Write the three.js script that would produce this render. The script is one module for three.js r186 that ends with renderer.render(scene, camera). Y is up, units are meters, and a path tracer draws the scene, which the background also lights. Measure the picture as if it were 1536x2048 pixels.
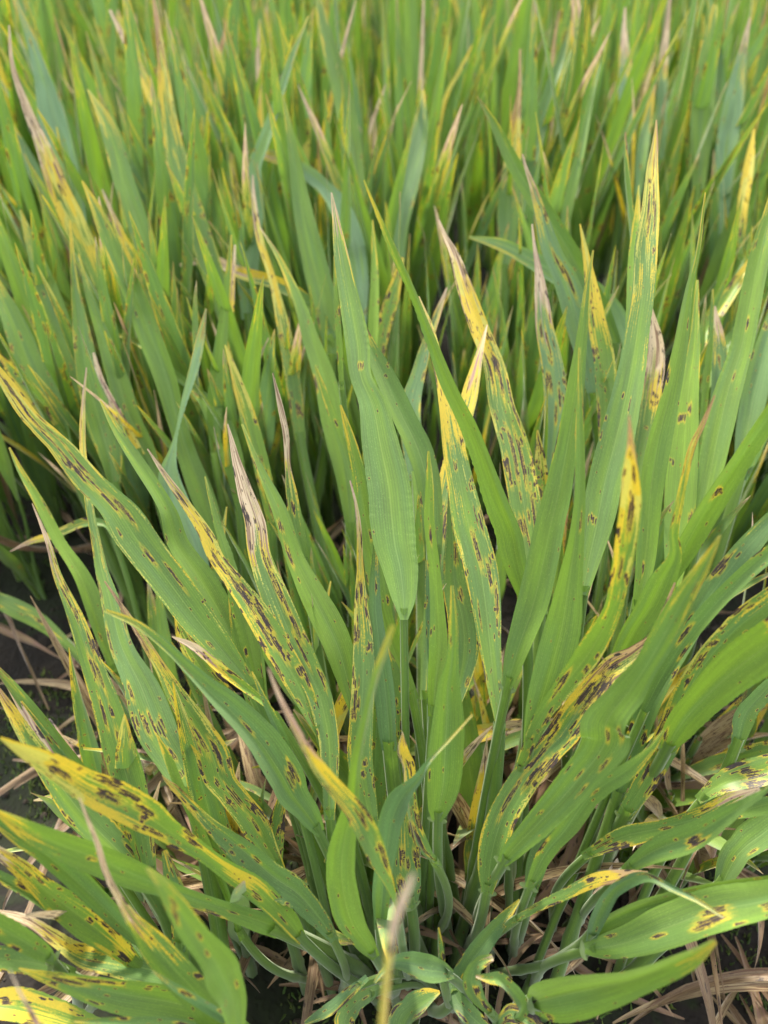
import * as THREE from 'three';
import { mergeGeometries } from 'three/addons/utils/BufferGeometryUtils.js';

// ---------- camera, sky, sun, exposure ----------
const scene = new THREE.Scene();
const FOV = 66, CAM_H = 0.36, PITCH = 40, F = 1024 / Math.tan(THREE.MathUtils.degToRad(FOV / 2));
const camera = new THREE.PerspectiveCamera(FOV, 0.75, 0.01, 400);
camera.position.set(0, CAM_H, 0);
camera.rotation.set(-THREE.MathUtils.degToRad(PITCH), 0, 0);
camera.focus = 0.275;
camera.userData.fStop = 9.5;
camera.updateMatrixWorld(true);

{ // overcast sky: brighter towards the zenith, almost white
  const W = 64, H = 32, px = new Float32Array(W * H * 4);
  for (let j = 0; j < H; j++) for (let i = 0; i < W; i++) {
    const el = ((j + 0.5) / H - 0.5) * Math.PI, s = Math.max(0, Math.sin(el)), k = 0.3 * (1 + 0.7 * s) / 1.7, o = (j * W + i) * 4;
    px[o] = k * 0.97; px[o + 1] = k * 1.0; px[o + 2] = k * 1.06; px[o + 3] = 1;
  }
  const sky = new THREE.DataTexture(px, W, H, THREE.RGBAFormat, THREE.FloatType);
  sky.mapping = THREE.EquirectangularReflectionMapping; sky.magFilter = THREE.LinearFilter; sky.needsUpdate = true;
  scene.background = sky; scene.environment = sky;
}
const sun = new THREE.DirectionalLight(0xfff4e2, 1.5);
sun.position.set(-0.5, 1.9, -2.1); sun.target.position.set(0, 0, -0.4);
sun.castShadow = true; sun.shadow.radius = 20; sun.shadow.mapSize.set(2048, 2048);
Object.assign(sun.shadow.camera, { left: -2, right: 2, top: 2, bottom: -2, near: 0.1, far: 6 });
scene.add(sun, sun.target);

const renderer = new THREE.WebGLRenderer({ antialias: true });
renderer.setSize(768, 1024);
renderer.toneMapping = THREE.LinearToneMapping;
renderer.toneMappingExposure = 7.7;
renderer.shadowMap.enabled = true;

// ---------- small helpers ----------
function rngOf(seed) { let a = seed >>> 0; return () => { a = (a + 0x6d2b79f5) | 0; let t = Math.imul(a ^ (a >>> 15), 1 | a); t = (t + Math.imul(t ^ (t >>> 7), 61 | t)) ^ t; return ((t ^ (t >>> 14)) >>> 0) / 4294967296; }; }
const lerp = (a, b, t) => a + (b - a) * t, clamp = (x, a = 0, b = 1) => Math.min(b, Math.max(a, x));
const sstep = (a, b, x) => { const t = clamp((x - a) / (b - a)); return t * t * (3 - 2 * t); };
const PERM = new Float32Array(65536); { const r = rngOf(7); for (let i = 0; i < 65536; i++) PERM[i] = r(); }
function vn(x, y) { // value noise 0..1
  const xi = Math.floor(x), yi = Math.floor(y), fx = x - xi, fy = y - yi, u = fx * fx * (3 - 2 * fx), v = fy * fy * (3 - 2 * fy);
  const a = ((yi & 255) << 8), b = (((yi + 1) & 255) << 8), c = xi & 255, d = (xi + 1) & 255;
  const p = PERM[a + c], q = PERM[a + d], r = PERM[b + c], s = PERM[b + d];
  return p + (q - p) * u + (r + (s - r) * u - p - (q - p) * u) * v;
}
const taken = {};
function numbered(name) { const n = taken[name] = (taken[name] ?? -1) + 1; return n ? `${name}_${String(n).padStart(3, '0')}` : name; }
function shadows(o) { o.traverse((m) => { if (m.isMesh) m.castShadow = m.receiveShadow = true; }); return o; }
const v3 = (x = 0, y = 0, z = 0) => new THREE.Vector3(x, y, z);
// a point at depth d (metres along the view axis) seen at photo pixel (px, py)
function at(px, py, d) { return v3((px - 768) / F * d, -(py - 1024) / F * d, -d).applyMatrix4(camera.matrixWorld); }
function groundAt(px, py) { const e = camera.position, p = at(px, py, 1).sub(e); return e.clone().addScaledVector(p, -e.y / p.y); }

// ---------- leaf colour strips: 32 leaves on a sheet, each 128 x 1024, base at the bottom ----------
const SW = 128, SH = 1024, SIDE = 2048;
const GREEN = [[83, 122, 70], [99, 136, 40], [124, 160, 20]], YELLOW = [220, 184, 36], TAN = [186, 152, 112], PALE = [206, 184, 160], BROWN = [36, 22, 17], UMBER = [78, 46, 28];
const mixc = (o, c, k) => { o[0] += (c[0] - o[0]) * k; o[1] += (c[1] - o[1]) * k; o[2] += (c[2] - o[2]) * k; };
function paintStrip(px, slot, p) {
  const x0 = (slot % 16) * SW, y0 = Math.floor(slot / 16) * SH, r = rngOf(p.seed * 7919 + 13), ox = r() * 200, oy = r() * 200;
  const len = p.len ?? 170, hw = (p.wid ?? 13) / 2, hue = p.hue ?? 0, g = [0, 0, 0], c = [0, 0, 0];
  const ga = GREEN[1], gb = hue < 0 ? GREEN[0] : GREEN[2], hk = Math.abs(hue);
  for (let k = 0; k < 3; k++) g[k] = lerp(ga[k], gb[k], hk);
  if (p.pale) mixc(g, [150, 184, 146], p.pale);
  const dead = 1 - (p.dead ?? 0.03), yel = dead - (p.yel ?? 0.04), m0 = p.mar ?? 0, mL = m0 * (0.5 + r()), mR = m0 * (0.5 + r()), pat = p.pat ?? 0;
  const dw = p.dead ? 0.5 : 0, veins = 9 + Math.floor(r() * 5), pink = r();
  for (let j = 0; j < SH; j++) {
    const t = (j + 0.5) / SH, ym = t * len;
    const edge = vn(ox + ym * 0.11, oy), edge2 = vn(ox + ym * 0.45, oy + 9), tipn = vn(oy + ym * 0.05, ox);
    for (let i = 0; i < SW; i++) {
      const s = 2 * (i + 0.5) / SW - 1, xm = s * hw, e = Math.abs(s);
      const ns = vn(ox + xm * 2.6, oy + ym * 0.11), n1 = vn(ox + 50 + xm * 0.35, oy + ym * 0.06), nf = vn(ox + xm * 9, oy + ym * 3.2);
      const vein = Math.cos(s * veins * 1.9 * Math.PI + 0.6 * Math.sin(ym * 0.02)), nh = vn(ox + 70 + xm * 0.5, oy + 20 + ym * 0.035), rib = Math.exp(-s * s * 900);
      let k = 0.9 + 0.12 * n1 + 0.13 * (ns - 0.5) + 0.05 * vein * (0.5 + nf) + 0.1 * (nf - 0.5);
      c[0] = g[0] * k; c[1] = g[1] * k; c[2] = g[2] * k;
      if (nh > 0.5) mixc(c, GREEN[2], 0.9 * (nh - 0.5) * k); else mixc(c, GREEN[0], 0.9 * (0.5 - nh) * k);
      mixc(c, [176, 188, 92], 0.25 * sstep(0.955, 0.985, e));
      mixc(c, [150, 176, 96], rib * 0.3);
      if (nf > 0.9) mixc(c, [176, 194, 124], 0.32);
      const m = 0.42 * (s < 0 ? mL : mR) * (0.25 + 0.75 * t) * (0.3 + 1.4 * edge);
      let Y = sstep(yel - 0.05, yel + 0.05, t + 0.34 * (ns - 0.5) + 0.24 * (n1 - 0.5) + 0.12 * (e - 0.5) + 0.16 * (nf - 0.5));
      Y = Math.max(Y, m > 0.02 ? sstep(1 - m - 0.06, 1 - m + 0.06, e + 0.4 * (ns - 0.5) + 0.25 * (nf - 0.5)) : 0);
      if (pat) Y = Math.max(Y, 0.9 * sstep(0.98 - 0.5 * pat, 1.12 - 0.5 * pat, n1 * 0.75 + ns * 0.4 + 0.08 * nf));
      if (Y > 0) mixc(c, n1 > 0.45 ? YELLOW : [208, 194, 82], Y * (0.68 + 0.32 * nf));
      let D = p.dead ? sstep(dead - 0.03, dead + 0.03, t + 0.2 * (ns - 0.5) + 0.1 * (n1 - 0.5) + dw * 0.12 * (e - 0.6) * (pink > 0.5 ? Math.sign(s) : 1)) : 0;
      if (m > 0.25) D = Math.max(D, 0.9 * sstep(0.955, 0.99, e + 0.12 * (edge2 - 0.5)) * sstep(0.45, 0.6, edge2));
      if (D > 0) {
        mixc(c, p.tan ?? (pink > 0.35 ? PALE : TAN), D * (0.8 + 0.2 * nf));
        if (ns > 0.5) mixc(c, pink > 0.6 ? [138, 96, 96] : UMBER, D * 0.75 * sstep(0.5, 0.72, ns) * (0.6 + 0.4 * tipn));
      }
      const o = ((y0 + j) * SIDE + x0 + i) * 4;
      px[o] = c[0]; px[o + 1] = c[1]; px[o + 2] = c[2]; px[o + 3] = 255;
    }
  }
  // net-blotch lesions: dark streaks between the veins, each with a yellowed surround
  const list = (p.spots ?? []).map((q) => [...q]), n = Math.round((p.les ?? 0) * 22);
  for (let q = 0; q < n; q++) {
    let t = 0.06 + 0.88 * r(), s = r() * 1.9 - 0.95; if (r() < 0.4) s = Math.sign(s) * (0.72 + 0.24 * r());
    const big = r() < 0.4, many = 1 + Math.floor(r() * (big ? 4 : 2)), L = big ? 1.6 + 4.6 * r() * r() : 0.7 + 1.5 * r();
    for (let u = 0; u < many; u++) list.push([t + (r() - 0.5) * L * 0.9 / len, s + (u - many / 2) * 0.14 + (r() - 0.5) * 0.05, L * (0.5 + 0.7 * r()), 0.26 + 0.34 * r() * (big ? 1.5 : 1)]);
  }
  for (let q = 0; q < 3 + (p.les ?? 0) * 26; q++) list.push([r(), r() * 1.9 - 0.95, 0.3 + 0.5 * r(), 0.18 + 0.16 * r()]);
  for (const [t, s, L0, w0, halo = 1] of list) {
    const L = L0 * 0.85, w = w0 * 0.62, cx = s * hw, cy = t * len, R = 2.4, j0 = Math.max(0, Math.floor((cy - L * R) / len * SH)), j1 = Math.min(SH - 1, Math.ceil((cy + L * R) / len * SH));
    const i0 = Math.max(0, Math.floor(((cx - w * 3) / hw + 1) / 2 * SW)), i1 = Math.min(SW - 1, Math.ceil(((cx + w * 3) / hw + 1) / 2 * SW)), so = L0 * 31.7 + t * 97;
    for (let j = j0; j <= j1; j++) for (let i = i0; i <= i1; i++) {
      const xm = (2 * (i + 0.5) / SW - 1) * hw, ym = (j + 0.5) / SH * len, ex = Math.abs(xm - cx) / w, ey = Math.abs(ym - cy) / L;
      const nz = vn(so + xm * 5.2, oy + ym * 0.35), nr = vn(so + 30 + xm * 6, oy + ym * 0.8), cross = vn(ox + xm * 1.5, so + ym * 5);
      const rr = Math.pow(ex * ex * ex * 0.8 + ey * ey * ey, 1 / 3) + 0.75 * (nr - 0.5);
      const o = ((y0 + j) * SIDE + x0 + i) * 4; c[0] = px[o]; c[1] = px[o + 1]; c[2] = px[o + 2];
      if (c[1] > c[0] - 10 && halo) mixc(c, YELLOW, 0.8 * halo * (1 - sstep(0.9, 1.9, rr)) * (0.35 + 0.9 * nz));
      const core = 1 - sstep(0.9, 0.98, rr), line = w < 0.3 ? 1 : Math.max(sstep(0.36, 0.5, nz), 0.9 * sstep(0.62, 0.74, cross));
      if (core > 0) mixc(c, nr > 0.7 ? UMBER : BROWN, core * (0.2 + 0.75 * line));
      px[o] = c[0]; px[o + 1] = c[1]; px[o + 2] = c[2];
    }
  }
}
// vein relief shared by all strips
const ribs = (() => {
  const W = 128, H = 256, px = new Uint8Array(W * H * 4);
  for (let j = 0; j < H; j++) for (let i = 0; i < W; i++) {
    const s = 2 * (i + 0.5) / W - 1, h = 120 + 50 * Math.cos(s * 21 * Math.PI) + 90 * (vn(i * 0.35, (j % 256) * 0.06) - 0.5) - 70 * Math.exp(-s * s * 700), o = (j * W + i) * 4;
    px[o] = px[o + 1] = px[o + 2] = clamp(h, 0, 255); px[o + 3] = 255;
  }
  const t = new THREE.DataTexture(px, W, H); t.wrapS = t.wrapT = THREE.RepeatWrapping; t.magFilter = THREE.LinearFilter; t.repeat.set(16, 6); t.needsUpdate = true; return t;
})();
function leafSheet() {
  const px = new Uint8Array(SIDE * SIDE * 4), map = new THREE.DataTexture(px, SIDE, SIDE);
  map.colorSpace = THREE.SRGBColorSpace; map.magFilter = THREE.LinearFilter; map.needsUpdate = true;
  const material = new THREE.MeshPhysicalMaterial({ map, bumpMap: ribs, bumpScale: 0.00003, roughness: 0.9, clearcoat: 0.45, clearcoatRoughness: 0.36, transmission: 0.36, thickness: 0, side: THREE.DoubleSide });
  return { px, material, used: 0 };
}
const sheets = [];
function strip(p) { // the next free strip on a sheet
  let s = sheets[sheets.length - 1]; if (!s || s.used === 32) sheets.push(s = leafSheet());
  paintStrip(s.px, s.used, p);
  return { material: s.material, slot: s.used++ };
}
// ---------- leaf, stem and collar shapes ----------
// path: {c: centre, a: across, h: half width} per station from base to tip
function leafGeometry(path, slot, { fold = 0.25, crinkle = 0.5, seed = 1, nx = 8 } = {}) {
  const n = path.length, pos = [], uv = [], idx = [], r = rngOf(seed * 31 + 5), ph = r() * 9, ph2 = r() * 9, T = v3(), N = v3(), q = v3(), u0 = slot % 16, v0 = Math.floor(slot / 16), o1 = r() * 90;
  let run = 0;
  for (let i = 0; i < n; i++) {
    const p = path[i], t = i / (n - 1); if (i) run += p.c.distanceTo(path[i - 1].c);
    T.subVectors(path[Math.min(n - 1, i + 1)].c, path[Math.max(0, i - 1)].c).normalize(); N.crossVectors(p.a, T).normalize();
    const mm = run * 1000, grow = sstep(0.02, 0.15, t) * (1 - 0.6 * sstep(0.7, 0.95, t));
    for (let k = 0; k <= nx; k++) {
      const s = 2 * k / nx - 1, e = Math.abs(s), side = s < 0 ? 0 : 40;
      const wob = 1 + 0.05 * (vn(o1 + mm * 0.12, side) - 0.5) * e;
      const f = fold * p.h * (Math.sqrt(e * e + 0.012) - 0.11) * (1 + 0.3 * (vn(o1 + mm * 0.03, 7) - 0.5));
      const rip = crinkle * 0.00004 * Math.pow(e, 5) * grow * (Math.sin(mm * 2.3 + ph + (s < 0 ? 0 : ph2) + 14 * vn(mm * 0.17, side + o1)) + 1.6 * (vn(mm * 1.1, side + o1) - 0.5)) * 2 * sstep(0.25, 0.75, vn(o1 + mm * 0.05, side + 3));
      const roll = 0.0022 * e * grow * (vn(o1 + mm * 0.03, side + 11) - 0.5);
      q.copy(p.c).addScaledVector(p.a, s * p.h * wob + (s < 0 ? -1 : 1) * rip * 0.8).addScaledVector(N, f + rip + roll);
      pos.push(q.x, q.y, q.z); uv.push((u0 + 0.03 + 0.94 * (s + 1) / 2) / 16, (v0 + 0.003 + 0.994 * t) / 2);
    }
  }
  const w = nx + 1;
  for (let i = 0; i < n - 1; i++) for (let k = 0; k < nx; k++) { const a = i * w + k; idx.push(a, a + 1, a + w, a + 1, a + w + 1, a + w); }
  const g = new THREE.BufferGeometry();
  g.setAttribute('position', new THREE.Float32BufferAttribute(pos, 3)); g.setAttribute('uv', new THREE.Float32BufferAttribute(uv, 2)); g.setIndex(idx); g.computeVertexNormals(); return g;
}
function stemGeometry(pts, r0, r1, slot, sides = 7, n = 18) { // tube that tapers, textured from one strip
  const curve = new THREE.CubicBezierCurve3(...pts), pos = [], uv = [], idx = [], T = v3(), A = v3(), B = v3(), u0 = slot % 16, v0 = Math.floor(slot / 16);
  const ref = v3(0.3, 0, 1).normalize();
  for (let i = 0; i <= n; i++) {
    const t = i / n, c = curve.getPoint(t); curve.getTangent(t, T); A.crossVectors(T, ref).normalize(); B.crossVectors(T, A);
    const rad = lerp(r0, r1, t) * (1 + 0.25 * Math.exp(-Math.pow((t - 0.45) / 0.03, 2)));
    for (let k = 0; k <= sides; k++) { const f = k / sides * 2 * Math.PI, x = Math.cos(f) * rad, y = Math.sin(f) * rad; pos.push(c.x + A.x * x + B.x * y, c.y + A.y * x + B.y * y, c.z + A.z * x + B.z * y); uv.push((u0 + 0.1 + 0.8 * Math.abs(2 * k / sides - 1)) / 16, (v0 + 0.02 + 0.55 * t) / 2); }
  }
  for (let i = 0; i < n; i++) for (let k = 0; k < sides; k++) { const a = i * (sides + 1) + k, w = sides + 1; idx.push(a, a + 1, a + w, a + 1, a + w + 1, a + w); }
  const g = new THREE.BufferGeometry();
  g.setAttribute('position', new THREE.Float32BufferAttribute(pos, 3)); g.setAttribute('uv', new THREE.Float32BufferAttribute(uv, 2)); g.setIndex(idx); g.computeVertexNormals(); return g;
}
const collarMaterial = new THREE.MeshPhysicalMaterial({ color: new THREE.Color().setRGB(0.2, 0.29, 0.1), roughness: 0.8, transmission: 0.35, thickness: 0, clearcoat: 0.5, clearcoatRoughness: 0.3, side: THREE.DoubleSide });
function collarGeometry(base) { // pale ligule with two clasping auricles round the foot of a blade
  const { c, a, T, N, h } = base, pts = [];
  for (let k = 0; k <= 8; k++) { const f = (k / 8 - 0.5) * 3.6; pts.push(c.clone().addScaledVector(a, Math.sin(f * 0.75) * h * 1.12).addScaledVector(N, (1 - Math.cos(f)) * h * 0.42 - h * 0.45).addScaledVector(T, -Math.cos(f * 0.8) * h * 0.5 + 0.0004)); }
  const curve = new THREE.CatmullRomCurve3(pts), pos = [], idx = [], n = 22;
  for (let i = 0; i <= n; i++) { const t = i / n, p = curve.getPoint(t), w = 0.0011 * Math.sin(Math.PI * clamp(t, 0.04, 0.96)) + 0.0002; for (const s of [-1, 0, 1]) { const q = p.clone().addScaledVector(T, s * w).addScaledVector(N, s ? 0 : 0.0005); pos.push(q.x, q.y, q.z); } }
  for (let i = 0; i < n; i++) for (let k = 0; k < 2; k++) { const b = i * 3 + k; idx.push(b, b + 1, b + 3, b + 1, b + 4, b + 3); }
  const g = new THREE.BufferGeometry(); g.setAttribute('position', new THREE.Float32BufferAttribute(pos, 3)); g.setIndex(idx); g.computeVertexNormals(); return g;
}
function addMesh(name, g, m, parent) { const o = new THREE.Mesh(g, m); o.name = name; parent.add(o); return o; }

// ---------- ground ----------
function soilTexture() {
  const S = 1024, px = new Uint8Array(S * S * 4), bp = new Uint8Array(S * S * 4);
  const tile = (x, y, f) => { const u = x * f, k = f; const a = vn(u, y * f), b = vn(u - k, y * f), c = vn(u, y * f - k), d = vn(u - k, y * f - k); return lerp(lerp(a, b, x), lerp(c, d, x), y); };
  for (let j = 0; j < S; j++) for (let i = 0; i < S; i++) {
    const x = i / S, y = j / S, a = tile(x, y, 6), b = tile(x, y, 22), c = tile(x, y, 80), d = tile(x, y, 240), o = (j * S + i) * 4;
    const k = 0.45 + 0.5 * b * c + 0.4 * d, moss = sstep(0.52, 0.66, a * 0.7 + c * 0.35 + 0.1 * (d - 0.5));
    px[o] = lerp(30, 27, moss) * k; px[o + 1] = lerp(23, 36, moss) * k; px[o + 2] = lerp(15, 9, moss) * k; px[o + 3] = 255;
    bp[o] = bp[o + 1] = bp[o + 2] = 255 * clamp(0.4 * b + 0.35 * c + 0.25 * d); bp[o + 3] = 255;
  }
  const mk = (q, srgb) => { const t = new THREE.DataTexture(q, S, S); t.wrapS = t.wrapT = THREE.RepeatWrapping; t.magFilter = THREE.LinearFilter; if (srgb) t.colorSpace = THREE.SRGBColorSpace; t.needsUpdate = true; return t; };
  return [mk(px, true), mk(bp, false)];
}
const groundY = (x, z) => 0.012 * (vn(x * 14 + 40, z * 14 + 40) - 0.5) + 0.006 * (vn(x * 45 + 9, z * 45 + 3) - 0.5) + 0.003 * (vn(x * 130, z * 130) - 0.5);
{
  const [map, bump] = soilTexture(), n = 260, pos = [], uv = [], idx = [];
  const spread = (u) => Math.sinh(u * 7.2) * 0.055 * Math.sign(1);
  for (let j = 0; j <= n; j++) for (let i = 0; i <= n; i++) {
    const x = spread(2 * i / n - 1), z = -0.3 + spread(2 * j / n - 1), near = Math.hypot(x, z) < 3 ? 1 : 0;
    pos.push(x, near * groundY(x, z), z); uv.push(x / 0.34, z / 0.34);
  }
  for (let j = 0; j < n; j++) for (let i = 0; i < n; i++) { const a = j * (n + 1) + i; idx.push(a, a + n + 1, a + 1, a + 1, a + n + 1, a + n + 2); }
  const g = new THREE.BufferGeometry(); g.setAttribute('position', new THREE.Float32BufferAttribute(pos, 3)); g.setAttribute('uv', new THREE.Float32BufferAttribute(uv, 2)); g.setIndex(idx); g.computeVertexNormals();
  const soil = addMesh('ground', g, new THREE.MeshStandardMaterial({ map, bumpMap: bump, bumpScale: 0.004, roughness: 0.95 }), scene);
  soil.userData = { label: 'dark damp soil with patches of moss between the plants', category: 'soil', kind: 'structure' };
  shadows(soil);
}
// ---------- plants copied leaf by leaf from the photograph ----------
// A leaf: photo points tip -> foot as x, y, apparent width; depth of tip and foot in metres (from the usual 10-18 mm width of a blade).
let leafCount = 0;
const STEM = strip({ seed: 901, hue: -0.1, yel: 0, les: 0.15, len: 170, wid: 12 }), STEM2 = strip({ seed: 902, hue: 0.25, yel: 0, les: 0, len: 170, wid: 12 });
const L = (pts, dTip, dFoot, o = {}) => ({ pts, dTip, dFoot, ...o });
function heroLeaf(spec, plant) {
  const id = ++leafCount, r = rngOf(id * 977 + 3), m = spec.pts.length / 3, eye = camera.position, P = [];
  for (let i = m - 1; i >= 0; i--) P.push(spec.pts.slice(i * 3, i * 3 + 3));
  const curve = new THREE.CatmullRomCurve3(P.map(([x, y, w]) => v3(x, y, w)), false, 'centripetal'), n = spec.n ?? 230, path = [];
  const roll0 = spec.roll ?? (r() - 0.5) * 0.9, roll1 = spec.roll1 ?? roll0 + (r() - 0.5) * 0.8, arch = spec.arch ?? 0;
  const C = [], Wd = []; let len = 0;
  for (let i = 0; i <= n; i++) {
    const t = i / n, q = curve.getPointAt(t), dir = curve.getTangentAt(t), lean = Math.max(Math.abs(dir.x), Math.abs(dir.y)) / Math.max(1e-6, Math.hypot(dir.x, dir.y)), e = lerp(spec.dFoot, spec.dTip, t) - arch * Math.sin(Math.PI * t);
    C.push(at(q.x, q.y, e)); Wd.push(Math.max(0.6, q.z * lean * 0.95) / 2 * e / F); if (i) len += C[i].distanceTo(C[i - 1]);
  }
  const T = v3(), V = v3(), A = v3();
  for (let i = 0; i <= n; i++) {
    T.subVectors(C[Math.min(n, i + 1)], C[Math.max(0, i - 1)]).normalize(); V.subVectors(eye, C[i]).normalize();
    A.crossVectors(T, V).normalize(); const roll = lerp(roll0, roll1, i / n);
    A.applyAxisAngle(T, roll); path.push({ c: C[i], a: A.clone(), h: Wd[i] / Math.max(0.6, Math.cos(roll)) });
  }
  const wid = 2000 * Math.max(...path.map((p) => p.h)), s = strip({ seed: id, len: len * 1000, wid, ...spec, les: Math.max(spec.les ?? 0.12, 0.06) });
  const g = leafGeometry(path, s.slot, { fold: 0.06 + (spec.fold ?? 0.16 + 0.36 * r()), crinkle: spec.crinkle ?? 0.2 + 1.1 * r() * r(), seed: id });
  const leaf = addMesh('leaf', g, s.material, plant);
  if (spec.note) leaf.userData.label = spec.note;
  T.subVectors(path[2].c, path[0].c).normalize(); const N = v3().crossVectors(path[0].a, T).normalize();
  if (N.dot(V.subVectors(eye, path[0].c)) < 0) N.negate();
  if (spec.collar) addMesh('collar', collarGeometry({ c: path[0].c, a: path[0].a, T, N, h: Math.max(0.0028, path[1].h * 0.9) }), collarMaterial, leaf);
  return { foot: path[0].c, T: T.clone(), h: path[0].h, len };
}
function plant(label, leaves, { root, stem = 0 } = {}) {
  const o = new THREE.Group(); o.name = numbered('barley_plant');
  o.userData = { label, category: 'barley', group: 'barley plants of the near rows' };
  const made = [], parts = new THREE.Group();
  for (const spec of leaves) made.push(heroLeaf(spec, parts));
  let R;
  if (root) R = groundAt(...root);
  else { R = v3(); for (const k of made) R.add(k.foot.clone().addScaledVector(k.T, -k.foot.y * 0.55)); R.multiplyScalar(1 / made.length); }
  R.y = groundY(R.x, R.z) - 0.008;
  const r = rngOf(leafCount * 51 + 7);
  made.forEach((k, i) => {
    const foot = k.foot, hgt = Math.max(0.02, foot.distanceTo(R)), b = R.clone().add(v3((r() - 0.5) * 0.012, 0, (r() - 0.5) * 0.012));
    const tip = foot.clone().addScaledVector(k.T, 0.004), rad = leaves[i].stem ?? clamp(k.h * 1.05, 0.0014, 0.0027);
    addMesh('stem', stemGeometry([b, b.clone().lerp(foot, 0.3).add(v3(0, hgt * 0.1, 0)), foot.clone().addScaledVector(v3().subVectors(foot, b).normalize().multiplyScalar(1.6).add(k.T).normalize(), -hgt * 0.34), tip], rad * 1.25, rad, (i % 2 ? STEM2 : STEM).slot), STEM.material, parts);
  });
  o.position.copy(R);
  for (const c of [...parts.children]) { c.position.sub(R); o.add(c); }
  scene.add(shadows(o)); return o;
}
// centre of the clump
plant('tall barley plant with one broad unspotted pale-creased blade rising from the clump centre', [
  L([663,385,3, 672,440,16, 681,500,30, 699,600,43, 714,680,50, 722,752,46, 746,812,60, 761,890,78, 777,969,90, 785,1047,92, 790,1090,88, 800,1136,76, 807,1195,52, 808,1240,16], .285, .25, { roll: .05, roll1: -.2, les: .05, dead: .05, yel: .01, hue: -.1, fold: .15, crinkle: .9, stem: .0013 }),
  L([752,1072,4, 750,1136,18, 751,1214,26, 759,1292,36, 769,1370,44, 776,1440,40, 780,1500,30], .262, .262, { hue: -.7, les: .1, yel: .01 }),
  L([857,902,4, 859,969,17, 859,1047,22, 869,1136,24, 875,1214,30, 878,1292,38, 871,1370,30, 865,1433,15], .245, .25, { hue: .8, yel: .03, fold: .5 }),
  L([853,1120,4, 855,1175,10, 857,1253,12, 861,1331,12, 863,1433,10], .255, .256, { hue: -.8, fold: .6 }),
], { root: [835, 1930] });
plant('barley plant with heavily brown-streaked central blade and long clean blade on a thick stem', [
  L([838,592,3, 859,656,18, 878,734,24, 894,812,36, 906,890,46, 925,988,60, 940,1062,70, 960,1136,72, 972,1214,62, 980,1292,46, 992,1390,30, 1003,1468,16], .31, .265, { roll: .1, roll1: .3, les: 1.5, dead: .05, yel: .3, mar: .35, hue: -.25, spots: [[.42,.1,7,1.0],[.36,.45,5,.8],[.3,.7,6,.9],[.27,-.5,5,.5]], stem: .0022 }),
  L([1186,500,3, 1174,578,12, 1163,695,24, 1151,793,36, 1135,890,44, 1112,1008,60, 1104,1039,62, 1084,1136,66, 1065,1214,66, 1038,1292,52, 1022,1345,34, 1014,1375,20], .235, .255, { hue: .25, yel: .02, collar: 1, roll: -.2, roll1: -.3 }),
], { root: [930, 1900] });
plant('barley plant with short broad unspotted blade folded to a needle tip, ligule showing', [
  L([904,1171,5, 906,1234,15, 904,1312,24, 896,1370,46, 894,1429,64, 890,1507,74, 886,1573,66, 878,1615,44, 874,1640,20], .225, .245, { hue: .2, yel: .01, collar: 1, crinkle: .6, stem: .0016, roll: 0 }),
  L([804,1464,4, 800,1499,26, 811,1534,34, 818,1596,28, 828,1651,28, 851,1702,26, 882,1733,10], .235, .25, { hue: -.6, yel: .35, les: 1.2, dead: .02, note: 'small blade, yellow and brown above, blue-green and curled below' }),
], { root: [880, 1890] });
plant('barley plant with a dark green diagonal blade crossing the streaked blades', [
  L([728,360,3, 758,430,10, 789,500,18, 824,578,22, 863,676,28, 902,773,34, 941,851,40, 972,930,46, 1000,1008,56, 1023,1066,58, 1032,1110,56, 1044,1160,40, 1055,1210,20], .24, .275, { hue: .45, yel: .02, roll: -.5, roll1: -.7, crinkle: 1.2, les: .05 }),
  L([1159,695,4, 1159,850,17, 1158,1000,24, 1151,1078,34, 1139,1156,52, 1124,1253,74, 1104,1331,78, 1080,1410,60, 1066,1460,40, 1057,1496,22], .225, .245, { hue: .4, yel: .01, roll: .2, fold: .3 }),
], { root: [1000, 1870] });
plant('tall barley plant whose blade has a tan tip, yellow margins and long dark net streaks', [
  L([878,440,3, 890,472,10, 906,504,18, 929,578,34, 957,656,42, 988,734,46, 1003,812,54, 1027,890,62, 1042,969,66, 1054,1047,62, 1072,1140,42, 1085,1230,22], .345, .3, { les: 1.9, dead: .16, yel: .26, mar: .6, hue: -.1, roll: .1, roll1: .2, spots: [[.62,-.4,10,1],[.6,.3,11,1.1],[.52,.8,14,.8],[.4,-.1,12,1],[.38,.3,12,.9],[.36,-.6,7,.9],[.24,.5,12,.8],[.2,-.1,8,.6]] }),
  L([975,650,3, 958,720,20, 942,790,38, 918,880,44, 895,980,44, 882,1050,44, 875,1150,36, 862,1260,30, 850,1400,20], .33, .29, { hue: -.4, yel: .16, les: .7, dead: .1, pat: .3, spots: [[.46,-.5,6,1],[.47,-.1,7,1.1],[.46,.3,7,1],[.44,.6,5,1],[.36,.2,6,.5]] }),
]);
plant('barley plant with an olive blade tucked behind the broad unspotted blade', [
  L([716,629,5, 738,690,28, 769,754,46, 804,832,56, 832,890,58, 851,950,52, 860,1020,46, 868,1110,30], .31, .295, { hue: .05, les: .3, yel: .02, roll: .4 }),
  L([681,810,4, 699,871,20, 718,949,30, 730,1027,38, 745,1110,40, 765,1230,40, 800,1330,36, 830,1400,20], .285, .285, { hue: .8, yel: .03, les: .2 }),
  L([700,961,3, 712,1010,7, 718,1058,11, 720,1136,16, 722,1214,28, 726,1273,38, 726,1351,46, 722,1429,48, 718,1507,52, 728,1580,46, 745,1660,28], .265, .255, { hue: -.1, yel: .2, mar: .9, les: 1.6, dead: .16 }),
]);
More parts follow.
